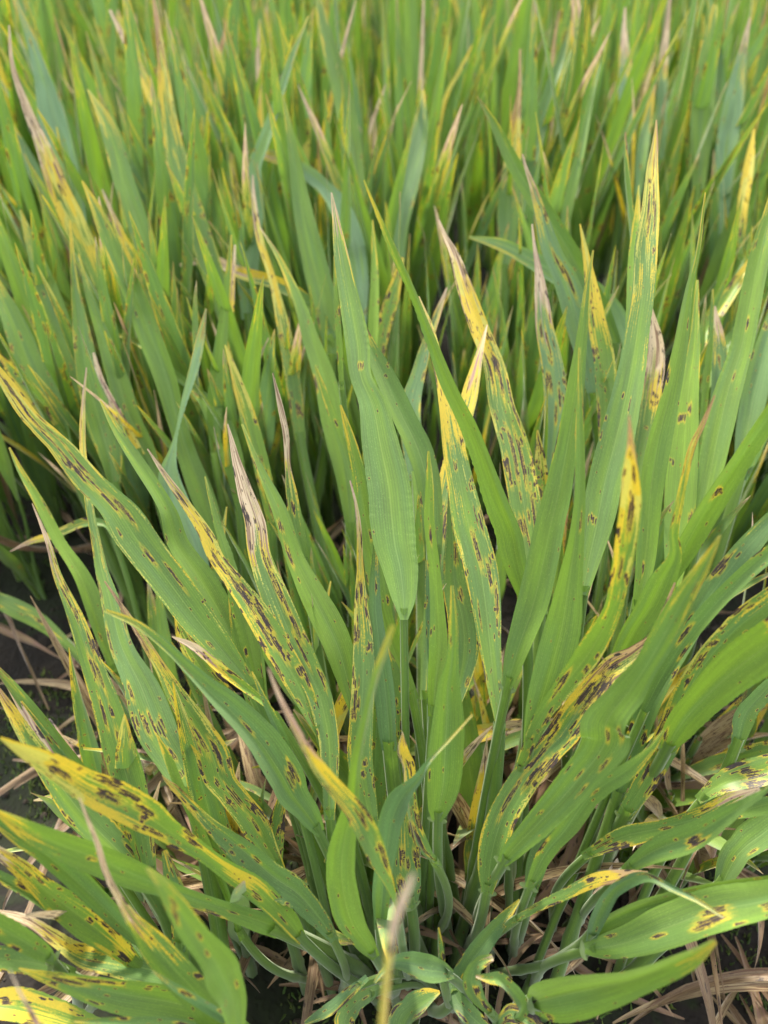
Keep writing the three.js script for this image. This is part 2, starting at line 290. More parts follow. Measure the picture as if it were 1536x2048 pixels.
plant('barley plant with blue-tipped spotted upright blades beside the thin crossing blade', [
  L([900,960,8, 905,1060,30, 910,1175,54, 924,1234,64, 929,1292,64, 921,1351,50, 905,1420,25], .3, .285, { hue: -.2, les: .8, mar: .4, yel: .03 }),
  L([770,1290,8, 785,1360,40, 795,1450,44, 792,1530,40, 790,1620,26], .275, .27, { hue: -.2, les: 1.2, yel: .06 }),
  L([800,1590,8, 808,1650,40, 812,1741,56, 818,1785,44, 824,1811,22], .26, .26, { hue: -.5, les: 1, pat: .2, collar: 1 }),
  L([894,575,4, 874,629,16, 851,695,24, 835,754,32, 822,805,42, 824,880,44, 836,960,40], .385, .36, { hue: -.9, dead: .12, yel: .12, les: .6, mar: .3 }),
]);
// front of the clump
plant('barley plant with long thin arching blade whose smooth lower half bows like a ribbon', [
  L([786,1250,7, 770,1300,15, 753,1351,20, 730,1449,22, 714,1527,24, 708,1590,26, 698,1640,40, 686,1700,56, 683,1740,60, 688,1790,64, 702,1842,62, 730,1885,48, 752,1915,22], .155, .24, { hue: .3, yel: .03, roll: -.1, roll1: -.5, fold: .2, arch: -.012 }),
  L([945,1429,4, 902,1476,8, 855,1527,14, 838,1555,26, 803,1596,56, 783,1643,50, 774,1702,40, 765,1780,36, 760,1860,24], .195, .245, { hue: -.8, yel: .01, fold: .3, les: .03 }),
  L([762,1690,8, 775,1760,36, 780,1830,54, 788,1890,54, 792,1940,36], .265, .265, { hue: -.1, les: 2.2 }),
], { root: [775, 1975] });
plant('barley plant with yellow-edged hanging blade that ends in a brown papery tip', [
  L([536,1335,3, 552,1380,8, 574,1429,14, 609,1496,22, 636,1538,36, 675,1585,46, 707,1624,52, 734,1671,52, 757,1721,40, 778,1765,20, 792,1810,7, 800,1860,6], .17, .225, { hue: .25, mar: .75, yel: .22, dead: .26, les: .5, roll: .3, roll1: .3, stem: .0013, spots: [[.25,.6,6,1],[.42,.8,6,.6]] }),
], { root: [810, 1990] });
plant('slender dying blade with tan point standing alone before the clump', [
  L([829,1746,5, 822,1768,14, 812,1792,18, 792,1846,20, 781,1909,22, 773,1975,22, 767,2048,24, 762,2110,24], .12, .135, { dead: .42, yel: .56, les: .1, hue: .6, fold: .5 }),
], { root: [745, 2420] });
plant('barley plant with spotted leaning blade yellowed at the point and paired smooth blade', [
  L([0,1475,6, 45,1500,30, 100,1528,54, 175,1572,74, 234,1600,82, 300,1636,76, 340,1664,56, 400,1702,40, 455,1742,44, 520,1786,60, 570,1835,56, 604,1880,26], .185, .25, { hue: .3, yel: .28, pat: .55, les: 1.1, roll: .25, roll1: -.1, crinkle: .9, spots: [[.8,-.1,5,1.4],[.66,.0,5,1.4],[.62,.5,5,1],[.56,.2,4,1.2],[.5,-.6,4,1],[.4,.4,4,1]] }),
  L([-14,1618,8, 40,1650,36, 90,1676,52, 195,1718,64, 275,1752,58, 335,1778,36, 400,1803,32, 470,1825,34, 520,1842,42, 558,1856,40], .19, .245, { hue: .15, yel: .01, collar: 1, roll: -.3, roll1: -.2, fold: .35, crinkle: .9 }),
], { root: [745, 1965] });
plant('barley plant with bright short blade bent over, brown dots along it', [
  L([292,1736,8, 318,1765,32, 340,1795,44, 388,1868,62, 430,1922,82, 446,1955,84, 464,1995,62, 472,2048,38, 478,2100,28], .16, .21, { hue: .35, yel: .06, roll: .1, spots: [[.78,0,3,1],[.58,.2,1.6,.8],[.5,-.1,1.4,.6],[.3,.5,1.4,.6]] }),
  L([158,1595,3, 178,1645,8, 196,1690,11, 212,1745,14, 240,1800,18, 262,1835,32, 305,1888,72, 355,1945,86, 405,2000,80, 448,2060,56, 480,2110,30], .175, .23, { hue: .15, dead: .42, yel: .07, les: .6, mar: .15, roll: -.2 }),
  L([306,1943,5, 350,1975,18, 398,2003,24, 445,2032,24, 490,2070,16], .185, .215, { hue: -.9, yel: .02, fold: .6 }),
], { root: [560, 2200] });
plant('low barley plant with lance blade spotted brown near its pale point', [
  L([37,1937,5, 75,1948,18, 115,1958,32, 230,1985,58, 350,2006,66, 440,2034,60, 520,2080,26], .21, .235, { hue: .2, yel: .06, les: .7, spots: [[.8,.1,6,1.2],[.72,.5,5,1],[.66,.6,4,1]] }),
  L([148,2042,4, 250,2044,20, 350,2052,28, 430,2075,26], .195, .215, { hue: -.3, yel: .01 }),
  L([-40,2010,40, 30,2012,64, 100,2030,62, 190,2060,44, 280,2095,20], .23, .24, { hue: .5, pat: .7, yel: .2, les: .5 }),
  L([20,1940,4, 40,1985,6, 60,2022,9, 85,2075,12], .15, .17, { dead: 1, yel: 0, fold: .7, note: 'withered tan blade' }),
]);
plant('low barley plant with dark brown scorched margin on a blue-green blade', [
  L([-12,1822,6, 55,1843,20, 108,1880,32, 160,1915,44, 225,1926,60, 295,1938,74, 350,1955,56, 390,1985,24], .225, .245, { hue: -.5, dead: .26, yel: .22, mar: .6, les: .8, roll: .4, roll1: .8 }),
  L([-25,1690,20, 40,1735,42, 100,1788,64, 165,1836,80, 220,1878,68, 275,1930,36], .215, .24, { hue: .5, dead: .12, yel: .16, pat: .45, les: 1, roll: -.1 }),
]);
plant('barley plant with long plain green blades lying outward to the open soil', [
  L([-40,1618,16, 30,1668,44, 80,1700,52, 160,1768,58, 235,1842,46, 290,1895,22], .2, .24, { hue: -.2, les: .05, yel: .01 }),
  L([-40,1735,20, 60,1788,28, 120,1830,24, 190,1872,14], .215, .235, { hue: -.4, yel: .01, fold: .5 }),
  L([330,1700,10, 350,1760,34, 365,1830,40, 360,1900,26], .255, .255, { hue: -.6, les: .5 }),
]);
plant('barley plant with smooth rounded blade and a clasping pale collar close to the soil', [
  L([-120,1770,20, -60,1810,46, -10,1848,52, 50,1884,46, 92,1910,32, 108,1924,16], .19, .215, { hue: .2, yel: .01, collar: 1, fold: .4 }),
  L([-60,1905,40, 10,1918,48, 70,1926,44, 150,1948,20], .22, .235, { hue: -.1, les: .2 }),
], { root: [190, 2010] });
// beside the bare soil
plant('upright barley plant at the bare soil, long brown-dotted blade with white thread tip', [
  L([64,1007,2, 82,1050,7, 98,1093,12, 113,1148,19, 148,1230,34, 184,1332,46, 211,1410,56, 234,1488,66, 252,1550,70, 272,1625,62, 288,1700,44, 300,1760,26], .265, .255, { hue: .15, dead: .16, yel: .06, les: 1.3, mar: .12, roll: .2, roll1: .2, spots: [[.74,0,4,.8],[.56,0,5,1],[.53,.3,6,.9],[.44,-.3,5,.8],[.35,.2,6,.9]] }),
  L([173,735,3, 167,800,8, 165,850,12, 166,900,13, 178,1010,16, 192,1085,19, 203,1140,26, 220,1200,38, 242,1290,48, 281,1370,74, 320,1468,92, 362,1535,82, 385,1590,36], .33, .275, { hue: -.4, dead: .1, yel: .2, les: 1.1, roll: -.3, roll1: .3, fold: .3, spots: [[.12,.0,3,1],[.2,-.4,4,1],[.28,-.6,4,.9],[.4,-.8,6,1],[.44,.8,6,.8]] }),
]);
plant('barley plant with wide leaning lower blade, its tan edge peeling from yellow', [
  L([-15,1362,5, 18,1420,26, 60,1490,44, 115,1565,68, 175,1640,86, 240,1705,76, 300,1775,36], .245, .255, { hue: .05, yel: .2, mar: .2, les: 1, dead: .08 }),
  L([8,1362,3, 50,1430,16, 85,1490,22, 120,1550,20, 150,1610,12], .275, .275, { dead: 1, yel: 0, fold: .5, note: 'dry tan blade' }),
  L([43,1402,4, 75,1445,10, 120,1505,14, 170,1580,16, 220,1660,12], .255, .26, { hue: -.6, fold: .5 }),
]);
plant('barley plant with narrow glossy clean blade leaning over the bare soil', [
  L([18,895,4, 39,941,14, 78,1008,24, 117,1082,28, 160,1150,34, 186,1215,38, 205,1277,30, 228,1345,16], .34, .34, { hue: .65, yel: .03, fold: .5, roll: .3 }),
  L([-50,1180,20, 20,1213,42, 80,1245,38, 140,1292,22], .42, .42, { hue: -.1, pat: .4, les: .4 }),
  L([20,1103,2, 59,1084,11, 117,1066,19, 168,1046,19, 210,1050,14, 235,1090,10], .39, .38, { dead: .18, yel: .35, hue: -.2 }),
]);
plant('barley plant with a very long slanting blade streaked dark brown towards its yellow end', [
  L([-40,695,10, 0,748,26, 59,832,44, 117,890,58, 176,960,74, 234,1020,86, 273,1078,96, 332,1156,94, 390,1234,88, 437,1292,72, 480,1345,46, 512,1392,24], .25, .262, { hue: .0, mar: .3, yel: .2, les: .55, roll: .15, roll1: .1, fold: .2, crinkle: .9, spots: [[.9,-.1,7,1.2],[.86,.1,9,1.3],[.8,.0,8,1.1],[.84,-.5,6,.6],[.74,.4,6,.5],[.72,-.2,9,.8],[.66,-.2,9,.8],[.66,.3,6,.6],[.6,.1,5,.6],[.55,.0,5,1],[.52,.3,6,1],[.4,.0,4,.8],[.33,.4,5,.6]], stem: .0018 }),
  L([200,801,4, 234,863,20, 285,941,30, 332,1020,36, 352,1085,48, 398,1156,62, 438,1222,56, 480,1310,26], .28, .28, { hue: .2, yel: .02, roll: .5, fold: .35 }),
  L([410,953,3, 422,1000,10, 435,1050,16, 455,1110,22, 472,1190,34, 500,1290,40, 520,1380,22], .275, .27, { hue: .5, yel: .04, les: .2 }),
]);
plant('barley plant with tan-tipped blade, bright yellow margins and crowded brown blotches', [
  L([209,1162,3, 242,1210,10, 285,1277,20, 324,1340,28, 352,1390,44, 390,1449,62, 422,1503,72, 441,1558,70, 466,1592,70, 504,1640,70, 532,1690,50, 562,1740,24], .262, .26, { hue: .2, dead: .2, yel: .1, mar: 1, les: 1.9, roll: -.1, roll1: .2, spots: [[.55,-.5,6,1],[.5,-.6,7,1],[.46,-.2,6,1],[.4,.3,5,1]] }),
  L([314,1471,4, 332,1510,18, 359,1577,20, 390,1643,20, 422,1714,16, 449,1780,14, 484,1880,12], .245, .25, { hue: .6, fold: .7, les: .05 }),
  L([565,1590,16, 552,1660,38, 548,1720,38, 560,1790,22], .272, .27, { les: 1.7, hue: -.1 }),
], { root: [640, 1960] });
plant('barley plant with broad slate-green blade, rolled near its point and almost unspotted', [
  L([211,1222,6, 273,1250,18, 332,1296,26, 375,1339,38, 422,1386,58, 469,1429,82, 516,1480,92, 560,1545,92, 585,1590,80, 612,1625,62, 640,1665,24], .215, .25, { hue: -.35, yel: .01, roll: .35, roll1: .5, spots: [[.42,.0,3,.7],[.68,-.3,2.5,.6]] }),
  L([324,1550,3, 338,1565,14, 352,1577,22, 390,1616,28, 430,1655,40, 488,1702,62, 547,1753,72, 597,1788,66, 638,1834,48, 670,1880,20], .235, .25, { hue: -.35, dead: .04, yel: .16, les: .8, mar: .15 }),
  L([504,1343,3, 522,1385,9, 540,1425,16, 565,1480,20, 585,1560,20, 610,1650,14], .24, .25, { hue: -.3, fold: .6 }),
], { root: [705, 1960] });
plant('barley plant with brown-blotched yellow midband blade and small scorched side blade', [
  L([295,898,3, 332,953,14, 371,1008,24, 410,1066,32, 432,1115,35, 465,1160,46, 504,1214,60, 550,1288,66, 593,1363,58, 618,1414,42, 642,1470,22], .265, .26, { hue: .1, dead: .16, yel: .3, mar: .6, les: 2, roll: .1, spots: [[.6,-.1,6,1.2],[.52,.1,6,1],[.48,-.1,8,1],[.4,.3,6,1],[.36,-.2,6,1],[.3,.1,6,1]] }),
  L([344,1273,3, 390,1296,20, 437,1335,27, 488,1374,25, 527,1405,18, 565,1445,12], .245, .255, { hue: .5, dead: .3, mar: 1, yel: .25, les: .3, fold: .4 }),
  L([352,1235,8, 372,1280,40, 415,1345,50, 460,1390,38, 500,1430,16], .285, .28, { hue: .6, pat: 1, les: 1 }),
  L([462,1190,14, 480,1234,46, 500,1310,60, 515,1390,50, 538,1470,24], .275, .27, { hue: .3, les: .1 }),
]);
plant('barley plant with bleached pinkish-white tip on a blade streaked with purple brown', [
  L([455,848,3, 463,880,10, 472,918,18, 492,988,35, 510,1045,43, 519,1109,48, 546,1183,60, 574,1253,66, 608,1324,62, 638,1390,54, 656,1468,44, 660,1527,38, 658,1640,22], .275, .255, { hue: -.15, dead: .3, yel: .1, mar: .5, les: 1.1, roll: .05, roll1: -.1, spots: [[.62,.3,12,.8],[.56,.5,9,.6],[.48,.5,6,1],[.42,.2,6,.6]], note: 'blade bleached white at the tip' }),
  L([484,848,4, 515,926,16, 558,1020,34, 589,1117,44, 617,1175,58, 648,1234,68, 675,1292,64, 695,1359,46, 712,1430,22], .29, .28, { hue: .4, les: .35, yel: .03, roll: .3 }),
  L([545,746,2, 559,812,12, 572,871,13, 576,930,12, 582,988,23, 590,1047,27, 612,1135,18], .31, .305, { hue: 0, dead: .5, yel: .12, fold: .6 }),
]);
// the sheaf beside the clump
plant('barley plant with very broad bright blade pinched in the middle, before a scorched blade', [
  L([1440,1070,3, 1425,1100,16, 1405,1136,32, 1366,1199,50, 1327,1273,62, 1294,1330,58, 1262,1378,84, 1212,1446,104, 1209,1487,102, 1151,1565,96, 1073,1651,74, 1030,1695,54, 1004,1726,28], .185, .245, { hue: .25, yel: .02, collar: 1, roll: .1, roll1: -.3, crinkle: .9, spots: [[.44,.6,3,.9],[.42,.1,2,.7],[.36,.5,2.4,.8],[.3,-.1,2,.5],[.85,.5,2,.6]] }),
  L([1350,1165,4, 1330,1215,10, 1307,1269,22, 1268,1308,44, 1217,1343,64, 1170,1402,74, 1124,1468,78, 1092,1505,76, 1045,1565,72, 1002,1643,66, 982,1715,56, 975,1784,22], .235, .255, { hue: -.1, dead: .3, yel: .12, mar: .7, les: 1.7, roll: -.1, roll1: .1, collar: 1, spots: [[.62,.2,7,1.6],[.6,-.3,6,1.4],[.65,.5,6,1.2],[.4,-.2,6,.9],[.36,.3,6,1],[.5,-.8,7,1],[.42,-.85,7,1],[.27,-.2,7,.8]] }),
], { root: [935, 1880] });
plant('barley plant with golden brown-stained tip held up in front of the broad blades', [
  L([1258,830,3, 1260,862,9, 1261,890,15, 1260,950,34, 1261,1008,44, 1252,1080,44, 1240,1150,40, 1226,1215,38, 1205,1260,52, 1175,1310,62, 1130,1370,52, 1080,1440,36, 1035,1545,18], .18, .25, { hue: .45, dead: .1, yel: .24, les: .9, mar: .2, roll: 0, roll1: .1, spots: [[.84,.4,4,1],[.74,.1,8,1.4],[.6,-.1,4,1]] }),
  L([1327,1460,5, 1299,1499,24, 1256,1538,44, 1209,1569,48, 1170,1604,56, 1131,1659,52, 1092,1706,40, 1057,1775,18], .215, .245, { hue: .1, yel: .02, collar: 1, roll: .2 }),
  L([1120,1600,16, 1100,1660,40, 1075,1720,44, 1060,1790,24], .262, .262, { hue: -.4, les: .1 }),
], { root: [1020, 1890] });
plant('tall barley plant whose grooved blade is banded brown and yellow high on its point', [
  L([1313,240,3, 1310,285,12, 1305,330,22, 1300,430,38, 1292,490,46, 1287,578,46, 1276,656,50, 1264,734,56, 1248,812,66, 1229,890,74, 1209,969,72, 1194,1047,66, 1178,1120,46, 1165,1190,22], .32, .275, { hue: -.1, dead: .07, yel: .2, les: .3, roll: .1, roll1: .1, crinkle: 1, spots: [[.84,.3,7,1],[.82,-.2,8,1],[.8,.5,7,.8],[.78,.0,6,.9],[.9,.2,6,.6]] }),
  L([1250,265,3, 1252,350,12, 1262,450,16, 1268,520,16, 1272,600,14, 1270,700,10], .37, .36, { hue: .2, fold: .6, dead: .05 }),
  L([1278,370,3, 1275,450,18, 1268,520,22, 1262,640,20, 1255,760,12], .35, .34, { hue: .6, fold: .6 }),
]);
plant('tall barley plant with vivid yellow-green blade tapering to a wire-thin point', [
  L([1410,385,3, 1395,500,10, 1377,578,18, 1358,695,32, 1338,793,40, 1315,890,50, 1301,988,48, 1297,1039,46, 1290,1120,38, 1272,1220,22], .265, .26, { hue: .7, yel: .03, roll: .3, fold: .35 }),
  L([1300,608,4, 1307,700,40, 1296,790,52, 1285,860,52, 1270,960,40, 1262,1060,24], .36, .345, { hue: -.1, dead: .35, mar: .8, yel: .15, les: 1.6 }),
  L([1395,560,5, 1388,700,24, 1375,800,46, 1368,900,60, 1362,1000,62, 1357,1080,54, 1345,1190,26], .34, .32, { hue: .75, les: .4, yel: .02 }),
]);
plant('barley plant with twisted rusty thread of a tip above a broad lower blade', [
  L([1430,790,3, 1405,848,11, 1385,890,14, 1370,949,14, 1358,1008,16, 1347,1066,20, 1349,1109,28, 1327,1156,60, 1299,1214,66, 1268,1261,58, 1237,1320,40, 1213,1375,20], .215, .255, { hue: .4, dead: .14, yel: .16, les: .25, mar: .1 }),
  L([1620,700,20, 1560,800,44, 1498,890,50, 1444,969,58, 1400,1040,58, 1362,1110,50, 1318,1190,24], .215, .265, { hue: .3, yel: .01, roll: .4, fold: .4, crinkle: .9 }),
]);
plant('barley plant with wide shining blade spreading above a spotted sheathing blade', [
  L([1660,1200,60, 1600,1240,100, 1536,1290,116, 1470,1340,116, 1410,1395,100, 1365,1445,74, 1332,1500,28], .195, .24, { hue: .55, yel: .01, collar: 1, roll: .2, fold: .2, crinkle: 1 }),
  L([1650,1115,40, 1540,1205,72, 1465,1265,74, 1395,1350,66, 1338,1470,62, 1292,1560,54, 1247,1632,34], .22, .255, { hue: -.1, mar: .6, les: 1.3, yel: .1, collar: 1 }),
], { root: [1190, 1800] });
plant('barley plant with blue-green diagonal blades lying close together like folded paper', [
  L([1640,950,16, 1560,1025,46, 1483,1109,62, 1405,1214,62, 1346,1312,54, 1307,1390,48, 1268,1488,44, 1232,1600,26], .235, .26, { hue: -.6, les: .6, yel: .02, roll: .1 }),
  L([1640,1020,20, 1560,1090,38, 1500,1140,44, 1424,1215,46, 1366,1285,40, 1325,1350,30, 1280,1440,16], .215, .25, { hue: -.3, yel: .01, roll: -.3 }),
]);
plant('barley plant with drooping spotted blades at the soil edge beyond the wide blade', [
  L([1640,1500,30, 1536,1540,62, 1450,1565,52, 1395,1600,22], .27, .275, { hue: .3, les: 1.2 }),
  L([1600,1310,30, 1522,1390,52, 1490,1429,48, 1473,1496,22], .27, .275, { hue: -.4, collar: 1, les: .05 }),
  L([1640,1570,40, 1536,1660,82, 1480,1705,70, 1440,1775,26], .26, .27, { hue: -.2, les: .1 }),
]);
plant('low barley plant with two long blades parting from one pale clasp at the soil', [
  L([1680,1745,40, 1536,1800,72, 1424,1823,86, 1327,1858,86, 1248,1886,60, 1200,1896,40, 1170,1898,20], .2, .235, { hue: .15, yel: .01, collar: 1, roll: -.2, fold: .3, spots: [[.52,.0,4,1],[.5,.35,5,1.3],[.46,.5,3,.9],[.3,.2,2,.7]] }),
  L([1680,1720,30, 1540,1768,52, 1463,1776,48, 1366,1792,42, 1268,1819,42, 1209,1848,36, 1168,1884,16], .205, .24, { hue: .35, yel: .01, roll: .4, fold: .5 }),
], { root: [1060, 1960] });
plant('low barley plant with blade curling over to a hanging yellow thread', [
  L([1448,1836,4, 1395,1800,11, 1346,1776,13, 1297,1752,18, 1262,1757,26, 1222,1785,34, 1195,1835,34, 1180,1880,18], .2, .235, { hue: -.9, yel: .1, dead: .04, roll: .5, fold: .4, spots: [[.85,0,2,.5]] }),
  L([1296,1747,8, 1250,1751,22, 1190,1761,30, 1131,1788,25, 1080,1812,20, 1020,1845,12], .225, .25, { hue: 0, dead: .25, yel: .2, mar: .6, les: .5 }),
], { root: [985, 1930] });
plant('barley plant with smooth sword blade beside a blade scorched grey at its end', [
  L([1570,1535,5, 1536,1577,12, 1495,1604,24, 1444,1636,46, 1385,1671,62, 1307,1702,50, 1248,1740,20], .2, .235, { hue: -.1, yel: .01, roll: .2 }),
  L([1520,1578,12, 1463,1600,42, 1405,1632,44, 1327,1655,32, 1248,1673,42, 1165,1712,18], .235, .255, { hue: .1, dead: .2, yel: .1, mar: .35, les: .7, roll: .3 }),
  L([1600,1590,20, 1520,1612,34, 1450,1630,20], .25, .26, { hue: -.3, pat: .3 }),
], { root: [1110, 1880] });
plant('low barley plant with cupped shiny blade opening broad over the litter', [
  L([1430,1880,10, 1385,1909,36, 1327,1936,46, 1268,1958,54, 1209,1973,74, 1151,1985,88, 1104,1996,82, 1066,2006,36], .175, .225, { hue: .6, yel: .02, roll: .3, roll1: .6, fold: .45, crinkle: .8 }),
  L([1118,1960,3, 1100,1968,10, 1076,1985,12, 1060,2006,10], .22, .225, { hue: .1, fold: .6 }),
], { root: [1035, 2060] });
plant('stunted barley shoot of small curled blades with withered points', [
  L([986,1914,14, 955,1930,32, 943,1962,38, 955,1996,32, 990,2034,18], .222, .232, { hue: -.1, dead: .06, yel: .06, fold: .5 }),
  L([951,1953,5, 975,1958,20, 1002,1962,30, 1027,1985,36, 1045,2014,26, 1030,2050,14], .215, .232, { hue: -.2, dead: .05, yel: .05, fold: .4 }),
  L([1100,2085,20, 1060,2045,50, 1020,2030,40, 985,2060,20], .225, .235, { hue: -.5, les: .3 }),
], { root: [1005, 2080] });
plant('stunted barley shoot with one blue-green blade bent like a boat', [
  L([749,1966,6, 766,1945,16, 790,1928,28, 820,1930,46, 855,1940,52, 885,1944,36, 906,1950,14], .225, .24, { hue: -.8, yel: .01, les: .15, roll: .5, roll1: .2, fold: .5 }),
  L([876,1854,3, 878,1890,11, 882,1930,14, 886,1965,10], .238, .242, { hue: -.7, fold: .7 }),
  L([610,2048,10, 660,2020,34, 700,1985,32, 735,1955,16], .25, .255, { hue: -.8, les: .2 }),
], { root: [900, 2010] });
plant('low barley plant with dull shaded blue-green blades pressed among the litter', [
  L([1040,1800,8, 1000,1850,40, 960,1900,52, 926,1950,46, 905,2010,24], .255, .262, { hue: -.7, les: .1 }),
  L([880,1985,8, 850,2005,50, 815,2035,62, 800,2090,40, 800,2140,20], .25, .255, { hue: -.6, les: .2 }),
  L([700,2075,10, 690,2040,44, 720,2000,40, 760,1975,20], .255, .262, { hue: -.5, les: .2, dead: .1 }),
  L([985,2070,30, 945,2035,54, 915,2000,40, 900,1965,20], .245, .26, { hue: -.6, les: .1 }),
], { root: [860, 1985] });
// second row
plant('pale barley plant whose folded blade stands above a blue-grey broad foot', [
  L([412,617,5, 398,676,20, 383,742,23, 366,805,15, 353,863,7, 344,900,16, 333,949,40, 344,1008,57, 363,1055,62, 385,1110,54, 415,1180,24], .36, .37, { hue: -1, pale: .75, dead: .04, yel: .02, fold: .4, les: .05 }),
  L([165,362,4, 200,430,28, 230,500,40, 275,600,46, 305,680,50, 335,760,46, 358,850,38, 380,920,44, 406,988,50, 430,1055,40, 445,1100,20], .4, .395, { hue: .35, yel: .02, fold: .45, roll: -.3 }),
  L([230,668,4, 280,690,16, 330,735,24, 380,775,22, 420,815,46, 450,880,52, 470,950,40, 480,1020,20], .41, .4, { hue: .3, fold: .4, yel: .02 }),
]);
plant('barley plant of the second row with yellow lesion patch on a narrow blade', [
  L([450,690,3, 470,760,20, 490,830,34, 505,880,36, 528,970,34, 545,1060,18], .36, .36, { hue: .6, pat: .5, yel: .3, les: .8 }),
  L([462,470,3, 455,560,14, 445,650,20, 435,740,32, 428,810,30, 430,920,20], .41, .4, { hue: .3, fold: .4 }),
  L([470,490,4, 464,600,10, 460,690,11, 462,800,14, 468,900,10], .44, .42, { yel: .6, dead: .15, les: 1, hue: .3 }),
]);
plant('barley plant of the second row with tall bright blade narrowing to an orange-brown point', [
  L([520,455,3, 560,520,14, 600,610,26, 622,680,36, 650,760,46, 668,850,52, 690,960,36, 700,1060,18], .39, .375, { hue: .5, dead: .04, yel: .08, les: .3 }),
  L([630,730,3, 652,793,15, 679,871,18, 699,937,17, 718,1030,12], .36, .355, { hue: .7, fold: .5 }),
  L([505,350,3, 510,420,11, 520,480,15, 545,560,16, 565,650,26, 585,760,32, 600,880,24], .44, .42, { yel: .4, dead: .2, les: 1, mar: .6 }),
]);
plant('barley plant of the second row with narrow lesioned blade broadening to a dark foot', [
  L([140,440,3, 148,560,15, 160,650,30, 175,750,50, 200,850,60, 218,910,46, 228,980,20], .4, .39, { hue: -.1, les: .9, mar: .3, yel: .1 }),
  L([157,508,3, 178,590,15, 203,664,28, 234,754,44, 258,832,48, 288,890,42, 325,990,20], .4, .395, { hue: .1, les: .4, yel: .06 }),
  L([187,705,5, 203,765,16, 230,820,24, 254,860,22, 285,910,14], .385, .39, { dead: .6, yel: .4, les: .6, mar: 1 }),
]);
plant('barley plant of the second row with dull dark blades and rusty yellow mottling', [
  L([-30,520,8, 25,640,46, 60,730,60, 95,800,58, 135,910,24], .41, .41, { hue: -.1, les: .3, yel: .02 }),
  L([-10,700,6, 40,755,40, 80,800,46, 125,860,24], .4, .41, { hue: .4, pat: .9, les: .8, yel: .2 }),
  L([40,420,5, 75,520,34, 110,620,50, 140,700,46, 165,800,22], .45, .44, { hue: .1, les: .2 }),
]);
// further rows, left to right
plant('barley plant with a long tan tip, golden midsection and rust dots, leaning outward', [
  L([18,50,3, 25,130,9, 55,220,20, 85,290,31, 115,370,44, 150,450,52, 182,535,50, 210,620,40, 235,740,20], .44, .46, { hue: .2, dead: .4, yel: .28, les: .9, mar: .4 }),
]);
plant('barley plant with a wide silvery blue-green blade showing its underside', [
  L([28,-10,8, 55,60,18, 78,130,30, 110,250,56, 130,330,60, 150,420,50, 170,540,24], .5, .5, { hue: -1, pale: .5, yel: .01 }),
  L([20,250,16, 60,330,30, 100,420,20], .53, .53, { hue: -.8 }),
]);
plant('barley plant with plain mid-green blade, dagger shaped, behind the golden one', [
  L([175,178,4, 210,240,30, 250,370,45, 288,490,46, 315,600,36, 335,720,18], .47, .46, { hue: .1, yel: .02, les: .1 }),
  L([205,378,3, 240,460,18, 275,530,25, 305,600,22, 350,700,26, 380,800,16], .44, .43, { dead: .15, mar: 1, yel: .2, les: .9, hue: .3 }),
]);
plant('barley plant with dark thread tip and rust-speckled yellow upper blade', [
  L([306,-10,4, 313,40,10, 322,110,17, 335,230,34, 362,350,46, 400,470,50, 430,560,46, 472,710,20], .48, .46, { hue: .0, dead: .16, yel: .2, les: .8, mar: .3 }),
  L([220,20,6, 255,90,16, 290,160,24, 330,250,30, 380,350,22], .56, .55, { hue: -.3, dead: .35, yel: .2 }),
]);
plant('barley plant with slender blue-green rolled spear crossing a spotted blade', [
  L([617,33,3, 590,100,12, 557,200,20, 527,290,28, 511,335,30, 510,420,42, 498,520,46, 495,640,22], .48, .48, { hue: -.7, pale: .4, fold: .5, yel: .01 }),
  L([566,190,4, 590,330,26, 604,420,40, 625,520,52, 648,610,54, 665,720,24], .46, .45, { hue: .15, yel: .02 }),
]);
plant('barley plant with pale blade arching over and down between the upright ones', [
  L([488,302,4, 520,306,20, 560,318,28, 620,350,38, 670,400,46, 700,470,50, 715,560,44, 722,660,20], .52, .5, { hue: -.9, pale: .6, yel: .06, dead: .05, roll: .3 }),
  L([360,530,6, 420,520,20, 480,545,26, 560,570,30, 620,610,34, 665,680,20], .47, .45, { hue: -.5, dead: .35, yel: .2 }),
]);
plant('barley plant with one straight green blade standing tallest among its neighbours', [
  L([632,-30,8, 655,70,30, 690,200,42, 710,330,44, 722,460,42, 730,600,20], .56, .53, { hue: .1, yel: .01 }),
  L([668,-20,6, 680,120,10, 690,260,14, 700,400,10], .58, .56, { hue: -.6, fold: .6 }),
  L([610,150,5, 612,200,18, 611,270,22, 608,360,18], .6, .59, { yel: .9, dead: .05, hue: .5, les: .3 }),
]);
plant('barley plant with lesion-striped golden narrow blade and clean upright partner', [
  L([745,440,3, 750,550,17, 748,640,22, 745,720,20, 748,840,12], .4, .39, { hue: .7, fold: .4 }),
  L([806,515,6, 785,590,30, 765,660,32, 755,740,18], .42, .41, { hue: .6, mar: .9, les: 1.1, yel: .2 }),
  L([668,512,3, 672,600,12, 678,680,13, 684,780,10], .35, .345, { hue: .7, fold: .6 }),
  L([845,180,8, 840,260,34, 820,350,50, 800,440,46, 795,560,20], .55, .53, { hue: -.8, les: .1 }),
]);
